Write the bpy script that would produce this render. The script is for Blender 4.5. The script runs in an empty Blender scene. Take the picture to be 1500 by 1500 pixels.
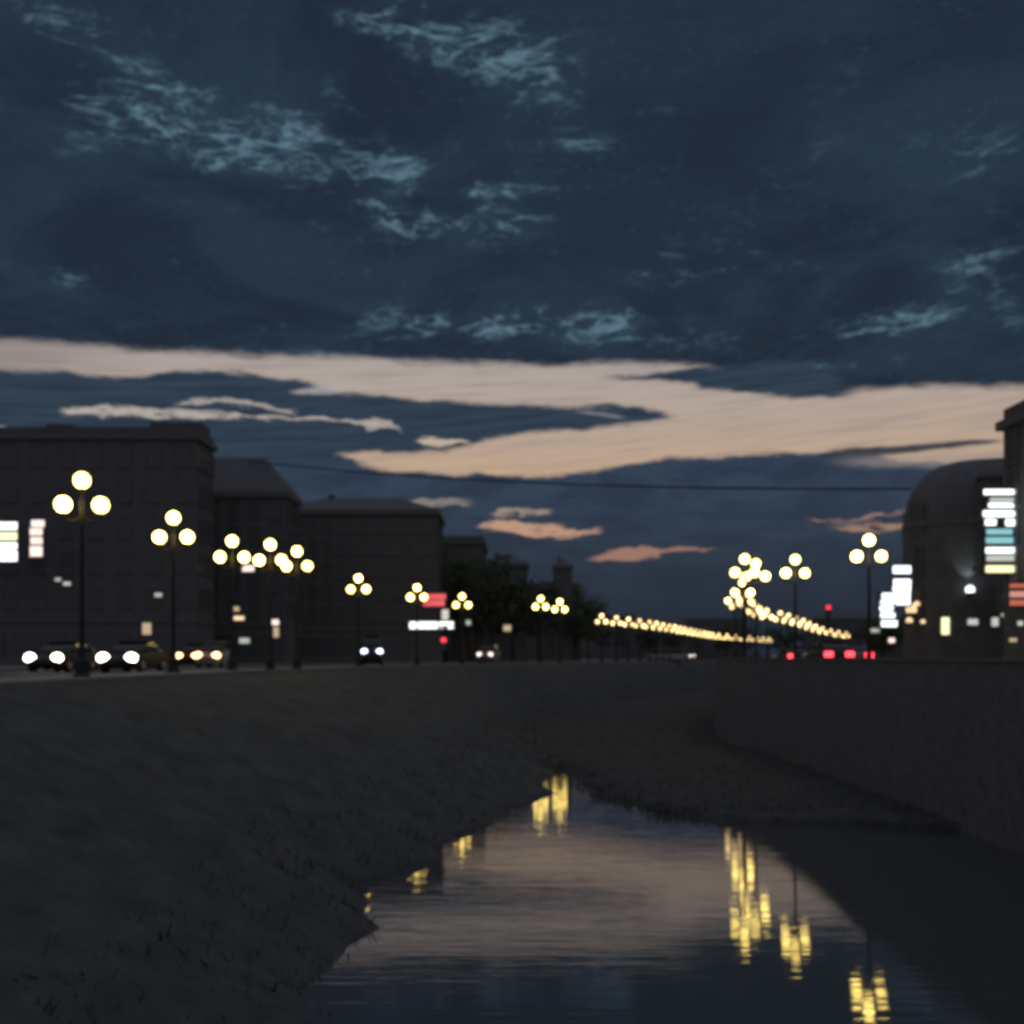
import bpy, bmesh, math, random
from math import sin, cos, pi, atan, radians, sqrt
from mathutils import Vector, Matrix
random.seed(7)
S = bpy.context.scene
COL = S.collection
EYE = 5.0            # eye height above the water (metres); road is EYE-0.7
FPX = 1600.0         # focal length in 1500-pixel photo units
HZ = 963.0           # horizon row of the photo
ROAD = 4.30
WZ = -.45            # water level

def at(px, y, d):
    """photo pixel + distance along the view -> world point"""
    return Vector(((px-750)/FPX*d, d, EYE+(HZ-y)/FPX*d))

def interp(pts, y):
    if y <= pts[0][0]: return pts[0][1]
    for (a, b), (c, e) in zip(pts, pts[1:]):
        if y <= c: return b+(e-b)*(y-a)/(c-a)
    return pts[-1][1]

# ------------------------------------------------------------------ materials
def mat(name, col, rough=.7, metal=0., noise=0., nscale=6., emit=None, estr=0., spec=.3, bump=0.):
    m = bpy.data.materials.new(name); m.use_nodes = True
    nt = m.node_tree; b = nt.nodes['Principled BSDF']
    b.inputs['Base Color'].default_value = (*col, 1); b.inputs['Roughness'].default_value = rough
    b.inputs['Metallic'].default_value = metal; b.inputs['Specular IOR Level'].default_value = spec
    if noise or bump:
        tc = nt.nodes.new('ShaderNodeTexCoord')
        n = nt.nodes.new('ShaderNodeTexNoise'); n.inputs['Scale'].default_value = nscale
        n.inputs['Detail'].default_value = 6; n.inputs['Roughness'].default_value = .65
        nt.links.new(tc.outputs['Object'], n.inputs['Vector'])
        if noise:
            mr = nt.nodes.new('ShaderNodeMapRange'); mr.inputs['From Min'].default_value = .25; mr.inputs['From Max'].default_value = .75
            mr.inputs['To Min'].default_value = 1-noise; mr.inputs['To Max'].default_value = 1+noise
            nt.links.new(n.outputs['Fac'], mr.inputs['Value'])
            mx = nt.nodes.new('ShaderNodeVectorMath'); mx.operation = 'SCALE'; mx.inputs[0].default_value = col
            nt.links.new(mr.outputs['Result'], mx.inputs['Scale'])
            nt.links.new(mx.outputs['Vector'], b.inputs['Base Color'])
        if bump:
            bp = nt.nodes.new('ShaderNodeBump'); bp.inputs['Strength'].default_value = .6; bp.inputs['Distance'].default_value = bump
            nt.links.new(n.outputs['Fac'], bp.inputs['Height']); nt.links.new(bp.outputs['Normal'], b.inputs['Normal'])
    if emit:
        b.inputs['Emission Color'].default_value = (*emit, 1); b.inputs['Emission Strength'].default_value = estr
    return m

M = {}
M['grass'] = mat('grass', (.078, .080, .080), .95, noise=.35, nscale=1.3, spec=.08, bump=.03)
M['mud'] = mat('river_mud', (.068, .068, .068), .95, noise=.5, nscale=2, spec=.05, bump=.05)
M['soil'] = mat('soil', (.20, .185, .17), .95, noise=.35, nscale=.6, spec=.1)
M['stone'] = mat('granite', (.13, .13, .135), .9, noise=.3, nscale=3, spec=.15, bump=.01)
M['coping'] = mat('coping_stone', (.15, .15, .15), .85, noise=.2, nscale=5, spec=.15)
M['asphalt'] = mat('asphalt', (.075, .075, .08), .8, noise=.3, nscale=8, spec=.25)
M['paving'] = mat('paving', (.2, .195, .19), .85, noise=.25, nscale=2, spec=.2)
M['paint'] = mat('road_paint', (.6, .6, .58), .7, noise=.2, nscale=20)
M['iron'] = mat('painted_iron', (.03, .032, .034), .55, metal=.4, noise=.2, nscale=30)
M['render1'] = mat('grey_render', (.125, .122, .128), .9, noise=.2, nscale=.7, spec=.1)
M['render2'] = mat('brown_render', (.13, .122, .12), .9, noise=.2, nscale=.7, spec=.1)
M['render3'] = mat('dark_stucco', (.13, .13, .138), .9, noise=.25, nscale=.9, spec=.1)
M['roof'] = mat('roof_sheet', (.12, .12, .13), .75, noise=.2, nscale=2, spec=.2)
M['glass'] = mat('window_glass', (.085, .085, .09), .3, spec=.5)
M['frame'] = mat('window_frame', (.125, .122, .124), .7)
M['leaf'] = mat('leaf', (.07, .085, .045), .8, noise=.5, nscale=4, spec=.1)
M['bark'] = mat('bark', (.09, .075, .06), .95, noise=.4, nscale=12, bump=.01)
M['tyre'] = mat('tyre', (.02, .02, .02), .9)
M['rim'] = mat('wheel_rim', (.35, .35, .36), .4, metal=.8)
M['cabin'] = mat('car_glass', (.015, .017, .02), .08, spec=.5)
M['cable'] = mat('cable_sheath', (.02, .02, .02), .8)
M['signbox'] = mat('sign_casing', (.05, .05, .055), .6)
def emat(name, col, s): return mat(name, (.5, .5, .5), .5, emit=col, estr=s)
def vary(m, lo, hi):       # every globe burns a little differently
    nt = m.node_tree; b = nt.nodes['Principled BSDF']; oi = nt.nodes.new('ShaderNodeObjectInfo')
    mr = nt.nodes.new('ShaderNodeMapRange'); mr.inputs['To Min'].default_value = lo; mr.inputs['To Max'].default_value = hi
    nt.links.new(oi.outputs['Random'], mr.inputs['Value']); nt.links.new(mr.outputs['Result'], b.inputs['Emission Strength'])
    return m
M['globe'] = vary(emat('globe_lit', (1, .72, .17), 14), 9, 17)
M['globe_far'] = vary(emat('globe_lit_far', (1, .68, .28), 5), 2.5, 6)
M['headlight'] = emat('headlight_lit', (1, .74, .60), 13)
M['headlight_warm'] = emat('headlight_warm', (1, .43, .14), 11)
M['headlight_dim'] = emat('headlight_dim', (1, .84, .72), 2.2)
M['headlight_blue'] = emat('headlight_blue', (.62, .72, 1), 5)
M['tail'] = emat('tail_lit', (1, .04, .06), 4.0)
M['tail_off'] = mat('tail_unlit', (.25, .01, .01), .3)
M['w'] = emat('lit_white', (.93, 1, .98), 2.0)
M['wg'] = emat('lit_grey', (.70, .74, .66), .75)
M['wy'] = emat('lit_yellow', (1, 1, .52), 1.4)
M['wc'] = emat('lit_cyan', (.32, .72, .80), .8)
M['wb'] = emat('lit_white_blue', (.85, .93, 1), 2.2)
M['wp'] = emat('lit_pink', (1, .80, .70), 1.3)
M['ww'] = emat('lit_warm', (1, .70, .38), 1.2)
M['wd'] = emat('lit_dim', (.9, 1, .85), .45)
M['wdw'] = emat('lit_dim_warm', (1, .72, .42), .5)
M['red'] = emat('lit_red', (1, .04, .10), .75)
M['redo'] = emat('lit_red_orange', (1, .22, .10), .5)
M['redp'] = emat('lit_red_pale', (1, .45, .35), .6)
M['sig'] = emat('signal_red', (1, .02, .05), 1.6)

# ------------------------------------------------------------------ mesh helpers
def link(name, bm, m, parent=None, smooth=False):
    me = bpy.data.meshes.new(name)
    bmesh.ops.recalc_face_normals(bm, faces=bm.faces[:])
    bm.to_mesh(me); bm.free()
    for x in (m if isinstance(m, (list, tuple)) else [m]): me.materials.append(x)
    if smooth:
        for p in me.polygons: p.use_smooth = True
    o = bpy.data.objects.new(name, me); COL.objects.link(o)
    if parent: o.parent = parent
    return o

def tag(o, label, cat, group=None):
    o['label'] = label; o['category'] = cat
    if group: o['group'] = group
    return o

def empty(name, loc, rz=0):
    o = bpy.data.objects.new(name, None); o.empty_display_size = .3
    o.location = loc; o.rotation_euler = (0, 0, rz); COL.objects.link(o); return o

def copy_tree(o, parent=None):
    c = o.copy(); COL.objects.link(c)
    if parent: c.parent = parent
    for ch in list(o.children): copy_tree(ch, c)
    return c

def box(bm, cx, cy, cz, sx, sy, sz, mi=0, bev=0):
    r = bmesh.ops.create_cube(bm, size=1, matrix=Matrix.Translation((cx, cy, cz)) @ Matrix.Diagonal((sx, sy, sz, 1)))
    fs = set(f for v in r['verts'] for f in v.link_faces)
    for f in fs: f.material_index = mi
    if bev:
        es = list(set(e for f in fs for e in f.edges))
        bmesh.ops.bevel(bm, geom=es, offset=bev, segments=2, affect='EDGES', profile=.5)

def lathe(bm, prof, n=12, cx=0, cy=0):
    rings = []
    for r, z in prof:
        rings.append([bm.verts.new((cx+r*cos(2*pi*i/n), cy+r*sin(2*pi*i/n), z)) for i in range(n)])
    for a, b in zip(rings, rings[1:]):
        for i in range(n): bm.faces.new((a[i], a[(i+1) % n], b[(i+1) % n], b[i]))
    bm.faces.new(rings[0][::-1]); bm.faces.new(rings[-1])

def tube(bm, pts, r, n=8):
    rings = []
    rr = r if isinstance(r, (list, tuple)) else [r]*len(pts)
    pts = [Vector(p) for p in pts]
    for i, p in enumerate(pts):
        t = (pts[min(i+1, len(pts)-1)]-pts[max(i-1, 0)]).normalized()
        a = t.orthogonal().normalized() if i == 0 else (a-t*a.dot(t)).normalized()
        b = t.cross(a)
        rings.append([bm.verts.new(p+(a*cos(2*pi*k/n)+b*sin(2*pi*k/n))*rr[i]) for k in range(n)])
    for x, y in zip(rings, rings[1:]):
        for k in range(n): bm.faces.new((x[k], x[(k+1) % n], y[(k+1) % n], y[k]))
    bm.faces.new(rings[0][::-1]); bm.faces.new(rings[-1])

def loft(bm, rings, mi=0):
    vs = [[bm.verts.new(p) for p in r] for r in rings]
    n = len(vs[0])
    for a, b in zip(vs, vs[1:]):
        for i in range(n):
            f = bm.faces.new((a[i], a[(i+1) % n], b[(i+1) % n], b[i])); f.material_index = mi
    f = bm.faces.new(vs[0][::-1]); f.material_index = mi
    f = bm.faces.new(vs[-1]); f.material_index = mi

# ------------------------------------------------------------------ river plan (functions of depth y)
LAMPX = [(-60, -13.2), (51, -13.1), (57, -12), (75, -10.5), (85, -7.6), (97, -4.6), (128, 4.6), (145, 12.7), (167, 20.9), (200, 31), (258, 48), (320, 76), (430, 130)]
EDGEX = [(-60, -4.6), (15, -4.35), (17, -4.0), (19, -3.6), (20.5, -3.5), (24, -4.0), (27, -3.85), (32, -2.5), (37, -1.2), (42, .6), (46, 1.1), (52, 1.5), (75, 1.2), (97, 2.6), (128, 11), (145, 18.5), (167, 26.5), (200, 37), (258, 55), (320, 84), (430, 138)]
RX = [(-60, 14.1), (50, 14.1), (60, 13.9), (66, 13.0), (72, 13.5), (82, 15.2), (92, 17.4), (105, 21.2), (131, 30.5), (160, 40.5), (195, 52.5), (222, 63.5), (242, 73), (320, 112), (430, 165)]
def lampx(y): return interp(LAMPX, y)
def btop(y): return interp(LAMPX, y)+1.0
def edge(y): return interp(EDGEX, y)
def rx(y): return interp(RX, y)
YS = [-60+4*i for i in range(123)]      # -60 .. 428

def struct(o): o['kind'] = 'structure'; return o

# ground: one sheet with the river channel left open
bm = bmesh.new()
L = [[bm.verts.new((-1500, y, 4.25)), bm.verts.new((-200, y, 4.25)), bm.verts.new((btop(y), y, 4.25))] for y in YS]
R = [[bm.verts.new((rx(y)+.9, y, 4.25)), bm.verts.new((330, y, 4.25)), bm.verts.new((1500, y, 4.25))] for y in YS]
for G in (L, R):
    for a, b in zip(G, G[1:]):
        for k in range(2): bm.faces.new((a[k], a[k+1], b[k+1], b[k]))
far = [bm.verts.new((x, 2500, 4.25)) for x in (-1500, 1500)]
bm.faces.new([*L[-1], *R[-1], far[1], far[0]])
struct(link('ground', bm, M['soil']))

# river bed and left sloping bank
bm = bmesh.new()
prev = None
for y in [-60+1.0*i for i in range(489)]:
    row = []
    t0, e = btop(y), edge(y)+.35*sin(y*.9)+.25*sin(y*2.3+1)
    for k in range(9):
        f = k/8
        x = t0+(e+1.5-t0)*f
        z = 4.25-(4.8-WZ)*(f**1.15)
        if 0 < k < 8: z += .10*sin(x*2.1+y*1.7)+random.uniform(-.07, .07)
        row.append(bm.verts.new((x, y, z)))
    if prev:
        for k in range(8): bm.faces.new((prev[k], prev[k+1], row[k+1], row[k]))
    prev = row
struct(link('riverbank', bm, M['grass'], smooth=True))
bm = bmesh.new(); prev = None
for y in YS:
    row = [bm.verts.new((edge(y)-3, y, -1.5)), bm.verts.new((rx(y)+.5, y, -1.5))]
    if prev: bm.faces.new((prev[0], prev[1], row[1], row[0]))
    prev = row
struct(link('river_bed', bm, M['soil']))

# water
wm = bpy.data.materials.new('river_water'); wm.use_nodes = True
nt = wm.node_tree; b = nt.nodes['Principled BSDF']
b.inputs['Base Color'].default_value = (.055, .056, .060, 1); b.inputs['Roughness'].default_value = .035
b.inputs['IOR'].default_value = 1.42; b.inputs['Specular IOR Level'].default_value = .5
tc = nt.nodes.new('ShaderNodeTexCoord')
hs = None
for sx, sy, sc, amp in ((.5, 1.25, 1.0, .0045), (.35, 6.0, 1.0, .0027)):
    mp = nt.nodes.new('ShaderNodeMapping'); mp.inputs['Scale'].default_value = (sx, sy, 1)
    nt.links.new(tc.outputs['Object'], mp.inputs['Vector'])
    n = nt.nodes.new('ShaderNodeTexNoise'); n.inputs['Scale'].default_value = sc; n.inputs['Detail'].default_value = 3
    nt.links.new(mp.outputs['Vector'], n.inputs['Vector'])
    m_ = nt.nodes.new('ShaderNodeMath'); m_.operation = 'MULTIPLY'; m_.inputs[1].default_value = amp
    nt.links.new(n.outputs['Fac'], m_.inputs[0])
    if hs is None: hs = m_.outputs[0]
    else:
        ad = nt.nodes.new('ShaderNodeMath'); ad.operation = 'ADD'
        nt.links.new(hs, ad.inputs[0]); nt.links.new(m_.outputs[0], ad.inputs[1]); hs = ad.outputs[0]
bp = nt.nodes.new('ShaderNodeBump'); bp.inputs['Strength'].default_value = 1; bp.inputs['Distance'].default_value = 1.0
nt.links.new(hs, bp.inputs['Height']); nt.links.new(bp.outputs['Normal'], b.inputs['Normal'])
bm = bmesh.new(); prev = None
for y in YS:
    row = [bm.verts.new((edge(y)-2.5, y, WZ)), bm.verts.new((rx(y)+.2, y, WZ))]
    if prev: bm.faces.new((prev[0], prev[1], row[1], row[0]))
    prev = row
struct(link('river_water', bm, wm))

# low weedy mudflat filling the channel beyond the open water
MUD = [(34, 14.6), (35.8, 9.2), (36.4, 6.4), (39, 4.1), (43, 2.9), (47, 2.7), (51, 2.5), (58, 1.2), (66, -.8), (70, -2.2), (74, -4.5)]
def mudx(y): return interp(MUD, y)+.35*sin(y*1.3)+.2*sin(y*3.1)
bm = bmesh.new(); prev = None; mrnd = random.Random(12)
for i in range(200):
    y = 34+.5*i if i < 100 else 84+3.4*(i-99)
    l = max(mudx(y), edge(y)-3.0); r = rx(y)+.3; row = []
    for k in range(13):
        f = k/12; x = l+(r-l)*f
        z = -.25 if k == 0 or i == 0 else .10+.12*min(1, f*6)+mrnd.uniform(-.05, .06)
        row.append(bm.verts.new((x, y, z+WZ)))
    if prev:
        for k in range(12): bm.faces.new((prev[k], prev[k+1], row[k+1], row[k]))
    prev = row
struct(link('mudflat', bm, M['mud'], smooth=True))

# strips along the banks
def strip(name, f0, f1, z0, z1, m, ys=YS, parent=None):
    bm = bmesh.new(); prev = None
    for y in ys:
        a, c = f0(y), f1(y)
        row = [bm.verts.new(p) for p in ((a, y, z0), (c, y, z0), (c, y, z1), (a, y, z1))]
        if prev:
            for k in range(4): bm.faces.new((prev[k], prev[(k+1) % 4], row[(k+1) % 4], row[k]))
        else: bm.faces.new(row[::-1])
        prev = row
    bm.faces.new(prev)
    return link(name, bm, m, parent)
def sheet(name, f0, f1, z, m):
    bm = bmesh.new(); prev = None
    for y in YS:
        row = [bm.verts.new((f0(y), y, z)), bm.verts.new((f1(y), y, z))]
        if prev: bm.faces.new((prev[0], prev[1], row[1], row[0]))
        prev = row
    return link(name, bm, m)
struct(strip('pavement', lambda y: btop(y)-3.2, lambda y: btop(y)-.02, 4.1, 4.40, M['paving']))
struct(sheet('road', lambda y: btop(y)-17, lambda y: btop(y)-3.15, 4.30, M['asphalt']))
struct(strip('pavement', lambda y: btop(y)-20, lambda y: btop(y)-16.9, 4.1, 4.40, M['paving']))
struct(strip('pavement', lambda y: rx(y)+.9, lambda y: rx(y)+3.4, 4.1, 4.40, M['paving']))
struct(sheet('road', lambda y: rx(y)+3.35, lambda y: rx(y)+12.6, 4.30, M['asphalt']))
struct(strip('pavement', lambda y: rx(y)+12.5, lambda y: rx(y)+14.5, 4.1, 4.40, M['paving']))
for f in (lambda y: btop(y)-10, lambda y: rx(y)+8):
    bm = bmesh.new()
    for y in range(-40, 260, 6):
        vs = [bm.verts.new(p) for p in ((f(y)-.07, y, 4.305), (f(y)+.07, y, 4.305), (f(y+2.5)+.07, y+2.5, 4.305), (f(y+2.5)-.07, y+2.5, 4.305))]
        bm.faces.new(vs)
    struct(link('road_marking', bm, M['paint']))
# right embankment wall with its low parapet
ew = empty('embankment_wall', (0, 0, 0))
tag(ew, 'dark stone embankment wall with low parapet beside the water under the lamps on the right', 'wall')
strip('retaining_wall', lambda y: rx(y), lambda y: rx(y)+.9, -1.6, 4.42, M['stone'], parent=ew)
strip('parapet', lambda y: rx(y)+.08, lambda y: rx(y)+.42, 4.42, 4.86, M['stone'], parent=ew)
strip('coping', lambda y: rx(y)+.03, lambda y: rx(y)+.47, 4.86, 4.97, M['coping'], parent=ew)

# grass along the left water edge
bm = bmesh.new()
for _ in range(5000):
    y = random.uniform(9, 110)**1.0
    f = 1-.35*random.random()**2
    t0, e = btop(y), edge(y)+.35*sin(y*.9)+.25*sin(y*2.3+1)
    x = t0+(e+1.15-t0)*f; z = 4.25-(4.8-WZ)*((x-t0)/(e+1.5-t0))**1.15
    h = random.uniform(.07, .24); a = random.uniform(0, pi); w = .02+.015*random.random()
    lx, ly = random.uniform(-.2, .2), random.uniform(-.2, .2)
    vs = [bm.verts.new((x-w*cos(a), y-w*sin(a), z-.05)), bm.verts.new((x+w*cos(a), y+w*sin(a), z-.05)), bm.verts.new((x+lx, y+ly, z+h))]
    bm.faces.new(vs)
for _ in range(7000):
    y = 37+70*random.random()**1.5; l = max(mudx(y), edge(y)-2)+.3; r = rx(y)
    x = l+(r-l)*random.random()**1.3; z = .1+WZ; h = random.uniform(.1, .4); a = random.uniform(0, pi); w = .03
    vs = [bm.verts.new((x-w*cos(a), y-w*sin(a), z-.05)), bm.verts.new((x+w*cos(a), y+w*sin(a), z-.05)), bm.verts.new((x+random.uniform(-.15, .15), y+random.uniform(-.15, .15), z+h))]
    bm.faces.new(vs)
g = link('grass', bm, M['grass']); g['kind'] = 'stuff'
tag(g, 'dark grass growing down the sloping left bank and over the mudflat', 'grass')

# ------------------------------------------------------------------ foliage
def leaf_mesh(bm, n_clump, rx_, ry_, rz_, cz, leaf, per, rnd):
    for _ in range(n_clump):
        while True:
            p = Vector((rnd.uniform(-1, 1), rnd.uniform(-1, 1), rnd.uniform(-1, 1)))
            if .25 < p.length < 1: break
        p = Vector((p.x*rx_, p.y*ry_, p.z*rz_+cz))
        cr = rnd.uniform(.5, 1.1)*rx_*.28
        for _ in range(per):
            q = p+Vector((rnd.gauss(0, cr*.6), rnd.gauss(0, cr*.6), rnd.gauss(0, cr*.45)))
            d = Vector((rnd.gauss(0, 1), rnd.gauss(0, 1), rnd.gauss(0, 1))).normalized()
            s = d.orthogonal().normalized(); l = leaf*rnd.uniform(.6, 1.3)
            vs = [bm.verts.new(q-d*l), bm.verts.new(q+s*l*.5), bm.verts.new(q+d*l), bm.verts.new(q-s*l*.5)]
            bm.faces.new(vs)
tree_protos = []
def make_tree(seed, h, crown_r):
    rnd = random.Random(seed)
    root = empty('riverside_tree', (0, 0, 0))
    bm = bmesh.new()
    top = Vector((rnd.uniform(-.4, .4), rnd.uniform(-.4, .4), h*.72))
    tube(bm, [(0, 0, -.2), (.05, 0, h*.2), (top.x*.5, top.y*.5, h*.45), top], [h*.028, h*.022, h*.016, h*.006])
    for k in range(7):
        a = k*2.4+rnd.random(); z0 = h*rnd.uniform(.32, .55); l = crown_r*rnd.uniform(.6, .9)
        p0 = Vector((top.x*.4, top.y*.4, z0))
        tube(bm, [p0, p0+Vector((cos(a)*l*.5, sin(a)*l*.5, l*.45)), p0+Vector((cos(a)*l, sin(a)*l, l*.8))], [h*.011, h*.007, h*.003], 6)
    link('trunk', bm, M['bark'], root, True)
    bm = bmesh.new()
    leaf_mesh(bm, 46, crown_r, crown_r, h*.34, h*.63, .2, 42, rnd)
    link('crown', bm, M['leaf'], root)
    return root

# ------------------------------------------------------------------ street lamps
def make_lamp(gm):
    root = empty('street_lamp', (0, 0, 0))
    bm = bmesh.new(); lathe(bm, [(.26, 0), (.26, .12), (.2, .16), (.2, .55), (.14, .62), (.11, .95), (.09, 1.0)], 12)
    link('base', bm, M['iron'], root)
    bm = bmesh.new(); lathe(bm, [(.085, 1.0), (.075, 2.5), (.06, 5.32), (.09, 5.34), (.09, 5.40), (.05, 5.42), (.045, 5.72), (.12, 5.74), (.12, 5.80)], 12)
    link('pole', bm, M['iron'], root)
    bm = bmesh.new()
    for s in (-1, 1):
        tube(bm, [(0, 0, 4.95), (s*.25, 0, 4.80), (s*.48, 0, 4.86), (s*.55, 0, 5.04)], .032, 8)
    link('crossarm', bm, M['iron'], root)
    for x, z in ((-.55, 5.32), (.55, 5.32), (0, 6.07)):
        bm = bmesh.new(); bmesh.ops.create_uvsphere(bm, u_segments=16, v_segments=10, radius=.25)
        g = link('globe', bm, gm, root, True); g.location = (x, 0, z)
        bm = bmesh.new(); lathe(bm, [(.10, -.31), (.13, -.27), (.10, -.245)], 10)
        c = link('holder', bm, M['iron'], g)
        bm = bmesh.new(); lathe(bm, [(.05, .255), (.04, .29), (.008, .36)], 8)
        c = link('finial', bm, M['iron'], g)
    return root
lamp0 = make_lamp(M['globe']); lamp1 = make_lamp(M['globe_far'])
used = set()
GZ = 5.57   # mean globe height in the lamp
def put_lamp(px, y, d, label, group, proto=None, rz=0, jit=0):
    """the lamp whose three globes centre on (px, y) in the photo, standing at distance d"""
    p = at(px, y, d)
    proto = proto or lamp0
    o = proto if proto not in used else copy_tree(proto)
    used.add(proto)
    foot = 4.36
    o.location = (p.x, p.y, foot); o.rotation_euler = (0, 0, rz+random.uniform(-.2, .2))
    o.scale = (1, 1, 1)
    k = (p.z-foot)/GZ
    if abs(k-1) > .02: o.scale = (max(.9, min(1.1, k)), max(.9, min(1.1, k)), k)
    tag(o, label, 'street lamp', group)
    return o
GL, GR = 'three globe lamps along the left bank', 'three globe lamps along the right bank'
def dist(y, h=5.0): return FPX*h/(HZ-y)
left = [
 (120, 723, 'largest and leftmost three globe street lamp, above the car headlights'),
 (254, 774, 'second three globe lamp from the left, standing alone before the dark block'),
 (340, 806, 'three globe lamp with a small white sign glowing just below its globes'),
 (396, 813, 'left one of two touching three globe lamps before the dark hipped roof block'),
 (435, 822, 'right one of two touching three globe lamps before the dark hipped roof block'),
 (525, 857, 'lone three globe lamp above the bluish van headlights on the left bank'),
 (611, 870, 'three globe lamp touching the left end of the red shop sign'),
 (677, 882, 'pinkish three globe lamp just right of the red shop sign'),
]
dl = [33.5, 42.5, 51, 54, 58, 75, 85, 97.5]
for (px, y, lab), d in zip(left, dl): put_lamp(px, y, d, lab, GL)
put_lamp(792, 885, 126, 'left lamp of the close pair at the foot of the far dark trees', GL)
put_lamp(820, 889, 130, 'right lamp of the close pair at the foot of the far dark trees', GL)
put_lamp(1273, 805, 50.6, 'three globe lamp standing clear beside the round cornered block on the right bank', GR)
put_lamp(1165, 831, 60.6, 'three globe lamp standing clear between the bright lamp cluster and the round cornered block', GR)
put_lamp(1091, 832, 65.5, 'foremost lamp of the brightest cluster, at the head of the curving right hand string', GR)
put_lamp(1107, 838, 69, 'lamp just behind the foremost lamp of the brightest right bank cluster', GR)
put_lamp(1088, 862, 79, 'lamp just under the brightest cluster, first of the curving right bank string', GR)
RF = 'small far lamps in the curving string on the right bank'
for px, d in ((1076, 90), (1081, 100), (1093, 94), (1100, 106), (1106, 113), (1113, 121), (1123, 127), (1143, 134), (1155, 141), (1166, 150), (1177, 160), (1186, 174), (1195, 190), (1205, 204), (1217, 220), (1228, 232), (1240, 245)):
    put_lamp(px, HZ-8000/d, d, 'one of the tiny lamps in the curving string on the far right bank', RF, lamp1, rz=-.35)
LF = 'small far lamps in the long low string across the bend'
y = 143.0
while y < 322:
    x = lampx(y)
    put_lamp(750+FPX*x/y, HZ-8000/y, y, 'one of the tiny lamps in the long low string beyond the river bend', LF, lamp1, rz=-.35)
    y += 6.2 if y < 200 else 8.0

# ------------------------------------------------------------------ buildings
def window_mesh(w, h):
    bm = bmesh.new()
    t = .09
    box(bm, 0, -.04, h/2-t/2, w, .08, t); box(bm, 0, -.04, -h/2+t/2, w, .08, t)
    for s in (-1, 1): box(bm, s*(w/2-t/2), -.04, 0, t, .08, h-2*t)
    box(bm, 0, -.03, 0, .06, .06, h-2*t)
    box(bm, 0, -.01, 0, w-2*t, .02, h-2*t, 1)
    box(bm, 0, -.07, -h/2-.06, w+.2, .14, .12)
    me = bpy.data.meshes.new('window'); bm.to_mesh(me); bm.free()
    me.materials.append(M['frame']); me.materials.append(M['glass'])
    return me
WM = window_mesh(1.25, 1.9)
def add_window(parent, x, y, z, rz):
    o = bpy.data.objects.new('window', WM); COL.objects.link(o); o.parent = parent
    o.location = (x, y, z); o.rotation_euler = (0, 0, rz); return o

def building(name, label, x0, x1, y0, depth, ztop, wallm, roof=('flat',), rz=0., cols=8, sidecols=4, zb=4.3, floors=None):
    """front face towards the river bridge; local origin front-left foot"""
    w = x1-x0; h = ztop-zb
    root = empty(name, (x0, y0, zb), rz); tag(root, label, 'building')
    bm = bmesh.new(); box(bm, w/2, depth/2, h/2, w, depth, h)
    link('wall', bm, wallm, root)
    # plinth, string courses and cornice stand proud of the wall
    bm = bmesh.new()
    def ring(z, hh, o):
        box(bm, w/2, -o/2, z, w+2*o, o, hh); box(bm, w/2, depth+o/2, z, w+2*o, o, hh)
        box(bm, -o/2, depth/2, z, o, depth, hh); box(bm, w+o/2, depth/2, z, o, depth, hh)
    ring(.4, .8, .08); ring(4.2, .3, .12)
    link('string_course', bm, M['frame'], root)
    bm = bmesh.new(); ring(h-.25, .5, .35); link('cornice', bm, M['frame'], root)
    if roof[0] == 'flat':
        bm = bmesh.new()
        for (cx, cy, sx, sy) in ((w/2, .15, w, .3), (w/2, depth-.15, w, .3), (.15, depth/2, .3, depth-.6), (w-.15, depth/2, .3, depth-.6)):
            box(bm, cx, cy, h+.35, sx, sy, .7)
        link('roof_parapet', bm, wallm, root)
        rng = random.Random(name+label)
        for _ in range(2):
            bm = bmesh.new(); box(bm, rng.uniform(.2, .8)*w, depth*.5, h+.7, rng.uniform(1.5, 3), 2, 1.4, bev=.05)
            link('rooftop_hut', bm, wallm, root)
    else:
        kind, rise, inset = roof
        e = .35
        bm = bmesh.new()
        prof = [(-e, 0), (-e, .12)] + ([(inset, rise)] if kind == 'hip' else [(inset*(1-cos(t*pi/2/6)), .12+rise*sin(t*pi/2/6)) for t in range(1, 7)])
        loft(bm, [[(i, i, h+z), (w-i, i, h+z), (w-i, depth-i, h+z), (i, depth-i, h+z)] for i, z in prof])
        r = link('roof', bm, M['roof'], root)
        bm = bmesh.new(); box(bm, w*.3, depth*.45, h+rise*.9, .8, .8, 1.2); link('chimney', bm, wallm, r)
    nf = floors or max(2, int((h-4.6)/3.4))
    fh = (h-4.6-.6)/nf
    for f in range(nf):
        z = 4.6+fh*(f+.55)
        for c in range(cols): add_window(root, w*(c+.5)/cols, -.003, z, 0)
        for c in range(sidecols):
            if x0 < 0: add_window(root, w+.003, depth*(c+.5)/sidecols, z, pi/2)
            else: add_window(root, -.003, depth*(c+.5)/sidecols, z, -pi/2)
    # shopfronts on the ground floor
    ns = max(2, cols//2)
    for c in range(ns):
        bm = bmesh.new()
        cw = w/ns*.8; cx = w*(c+.5)/ns
        box(bm, cx, -.03, 1.9, cw, .06, 2.4, 1); box(bm, cx, -.06, 3.2, cw+.2, .12, .25)
        for s in (-1, 1): box(bm, cx+s*(cw/2+.05), -.06, 1.9, .1, .12, 2.4)
        link('shopfront', bm, [M['frame'], M['glass']], root)
    return root

def X(px, d): return (px-750)/FPX*d
def Z(y, d): return EYE+(HZ-y)/FPX*d
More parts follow.
